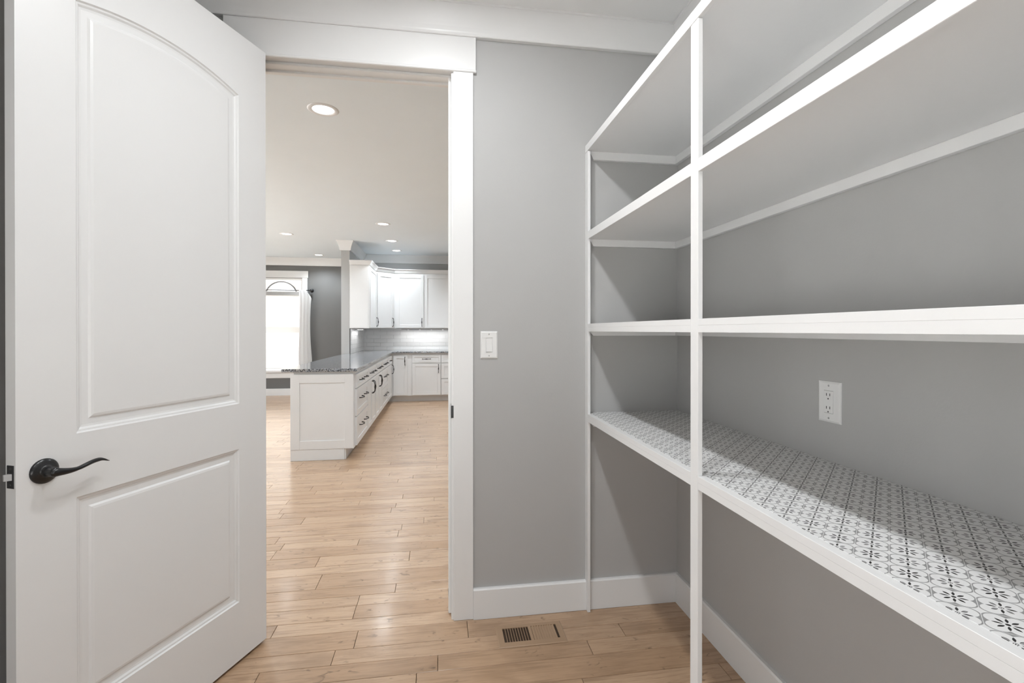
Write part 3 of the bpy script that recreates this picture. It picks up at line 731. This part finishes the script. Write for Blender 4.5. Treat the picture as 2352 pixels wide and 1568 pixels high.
# rod and curtain
cr = empty('curtain_rod', (-3.2, DF-.09, 2.09)); tag(cr, 'thin black curtain rod with a round end cap across the window', 'curtain rod')
MB().tube([(-3.95, DF-.09, 2.09), (-2.54, DF-.09, 2.09)], .008, 12).build('rod', M['metal'], cr)
for xe, sg in ((-3.95, -1), (-2.54, 1)):
    MB().lathe([(.042*sin(pi*i/10), -.042*cos(pi*i/10)) for i in range(11)], 24, Matrix.Translation((xe+sg*.036, DF-.09, 2.085)) @ Matrix.Rotation(sg*pi/2, 4, 'Y')).build('end_cap', M['metal'], cr)
for xb_ in (-3.90, -2.56): MB().tube([(xb_, DF-.09, 2.09), (xb_, DF-.001, 2.09)], .006, 8).build('bracket', M['metal'], cr)
ct = MB(); NX, NZ = 40, 30
for j in range(NZ+1):
    tz = j/NZ; z = 2.095 + (.03-2.095)*tz
    xl = -2.735 + .01*sin(tz*7); xr = -2.545 + .055*min(1, tz*16) - .035*sin(min(1, tz*1.5)*pi)*(tz > .06)
    for i in range(NX+1):
        s_ = i/NX; x = xl + (xr-xl)*s_
        y = DF-.093 - .036 + .010*sin(s_*2*pi*3.3 + tz*.8)*(.35+.9*tz) - .014*(s_ > .9)*tz
        zz = z - (.085*max(0, (s_-.68)/.32))*max(0, 1-tz*9)
        ct.v.append((x, y, zz))
for j in range(NZ):
    for i in range(NX): a = j*(NX+1)+i; ct.f.append((a, a+1, a+NX+2, a+NX+1)); ct.sm.append(True)
cu = ct.build('sheer_curtain', M['sheer']); tag(cu, 'white sheer curtain panel bunched beside the dining window', 'curtain')
sd_ = cu.modifiers.new('t', 'SOLIDIFY'); sd_.thickness = .0008

# ------------------------------------------------------------------ outside the window: porch wall with an arch
PWY0 = 12.5; acx, az, ar = -3.79, 2.16, .62
pm = MB(); arc = []
half, rise, az = .36, .36, 2.109
for i in range(25):
    t_ = pi - pi*i/24; arc.append((acx + half*cos(t_), az + rise*sin(t_)))
pts = [(acx-half, -.3)] + arc + [(acx+half, -.3)]
for y in (PWY0, PWY0+.22):
    for (xa_, za), (xb_, zb_) in zip(arc, arc[1:]): pm.add([(xa_, y, za), (xb_, y, zb_), (xb_, y, 2.75), (xa_, y, 2.75)], [(0,1,2,3)])
    pm.add([(-7, y, -.3), (acx-half, y, -.3), (acx-half, y, 2.75), (-7, y, 2.75)], [(0,1,2,3)]).add([(acx+half, y, -.3), (0, y, -.3), (0, y, 2.75), (acx+half, y, 2.75)], [(0,1,2,3)])
for (xa_, za), (xb_, zb_) in zip(pts, pts[1:]): pm.add([(xa_, PWY0, za), (xb_, PWY0, zb_), (xb_, PWY0+.22, zb_), (xa_, PWY0+.22, za)], [(0,1,2,3)])
pw = empty('porch_wall', (acx, PWY0, -.3)); tag(pw, 'pale brick porch wall with an arched opening outside the window', 'wall')
pm.build('brick_wall', M['brick'], pw)
tr_ = MB(); k0 = []
for i in range(25):
    t_ = pi - pi*i/24
    for rr, yy in ((.026, 0), (.052, 0), (.052, -.05), (.026, -.05)): k0.append((acx + (half+rr-.03)*cos(t_), PWY0+yy, az+(rise+rr-.03)*sin(t_)))
tr_.add(k0, [(4*i+a, 4*i+(a+1)%4, 4*(i+1)+(a+1)%4, 4*(i+1)+a) for i in range(24) for a in range(4)])
tr_.build('arch_trim', M['slot'], pw)
gm = MB().box(-40, 40, -40, 40, -.35, -.3).build('ground', paint('patio_ground', (.75, .75, .74), .9)); tag(gm, 'pale paved ground outside the window', 'ground', kind='structure')

# ------------------------------------------------------------------ unseen wide patio door, added to light the kitchen ceiling
pdr = empty('added_door_2', (KL, (PD0+PD1)/2, 0)); tag(pdr, 'wide white-framed sliding glass patio door added unseen for daylight fill in the far dining wall', 'door', kind='structure')
n_ = 4; pw_ = (PD1-PD0)/n_
for i in range(n_):
    a, b = PD0+i*pw_, PD0+(i+1)*pw_; m = MB()
    m.box(KL-.08, KL-.03, a, a+.07, 0, PDZ).box(KL-.08, KL-.03, b-.07, b, 0, PDZ).box(KL-.08, KL-.03, a+.07, b-.07, 0, .10).box(KL-.08, KL-.03, a+.07, b-.07, PDZ-.08, PDZ)
    m.build('sliding_frame', M['white'], pdr)
    MB().box(KL-.058, KL-.052, a+.06, b-.06, .08, PDZ-.07).build('pane', M['glass'], pdr)

q2 = empty('added_window_2', (LW, (QY0+QY1)/2, QZ0)); tag(q2, 'wide white-framed window added for fill light in the pantry wall opposite the shelves', 'window', kind='structure')  # unseen window, added as side fill for shelves and right wall
qf = MB(); ym = (QY0+QY1)/2
for a, b, c, d in ((QY0, QY0+.05, QZ0, QZ1), (QY1-.05, QY1, QZ0, QZ1), (QY0+.05, QY1-.05, QZ0, QZ0+.05), (QY0+.05, QY1-.05, QZ1-.05, QZ1), (ym-.03, ym+.03, QZ0+.05, QZ1-.05)):
    qf.box(LW-.08, LW-.03, a, b, c, d, .002)
qf.build('sash_frame', M['white'], q2)
for a, b in ((QY0+.04, ym-.02), (ym+.02, QY1-.04)): MB().box(LW-.058, LW-.052, a, b, QZ0+.04, QZ1-.04).build('pane', M['glass'], q2)
q3 = empty('added_window_3', ((GX0+GX1)/2, FW, GZ0)); tag(q3, 'low white-framed window added unseen for fill in the pantry wall facing the doorway', 'window', kind='structure')  # made-up low window that brightens the lower door and back wall
qf = MB()
for a, b, c, d in ((GX0, GX0+.05, GZ0, GZ1), (GX1-.05, GX1, GZ0, GZ1), (GX0+.05, GX1-.05, GZ0, GZ0+.05), (GX0+.05, GX1-.05, GZ1-.05, GZ1)):
    qf.box(a, b, FW-.08, FW-.03, c, d, .002)
qf.build('sash_frame', M['white'], q3)
MB().box(GX0+.04, GX1-.04, FW-.058, FW-.052, GZ0+.04, GZ1-.04).build('pane', M['glass'], q3)
po3 = bpy.data.lights.new('front_daylight_portal', 'AREA'); po3.shape = 'RECTANGLE'; po3.size = GX1-GX0; po3.size_y = GZ1-GZ0; po3.cycles.is_portal = True
pob3 = bpy.data.objects.new('front_daylight_portal', po3); COL.objects.link(pob3); pob3.location = ((GX0+GX1)/2, FW-.02, (GZ0+GZ1)/2); pob3.rotation_euler = (pi/2, 0, 0)
po2 = bpy.data.lights.new('pantry_daylight_portal', 'AREA'); po2.shape = 'RECTANGLE'; po2.size = QY1-QY0; po2.size_y = QZ1-QZ0; po2.cycles.is_portal = True
pob2 = bpy.data.objects.new('pantry_daylight_portal', po2); COL.objects.link(pob2); pob2.location = (LW-.02, ym, (QZ0+QZ1)/2); pob2.rotation_euler = (pi/2, 0, -pi/2)
po = bpy.data.lights.new('daylight_portal', 'AREA'); po.shape = 'RECTANGLE'; po.size = PD1-PD0; po.size_y = PDZ; po.cycles.is_portal = True
pob = bpy.data.objects.new('daylight_portal', po); COL.objects.link(pob); pob.location = (KL-.02, (PD0+PD1)/2, PDZ/2); pob.rotation_euler = (pi/2, 0, -pi/2)
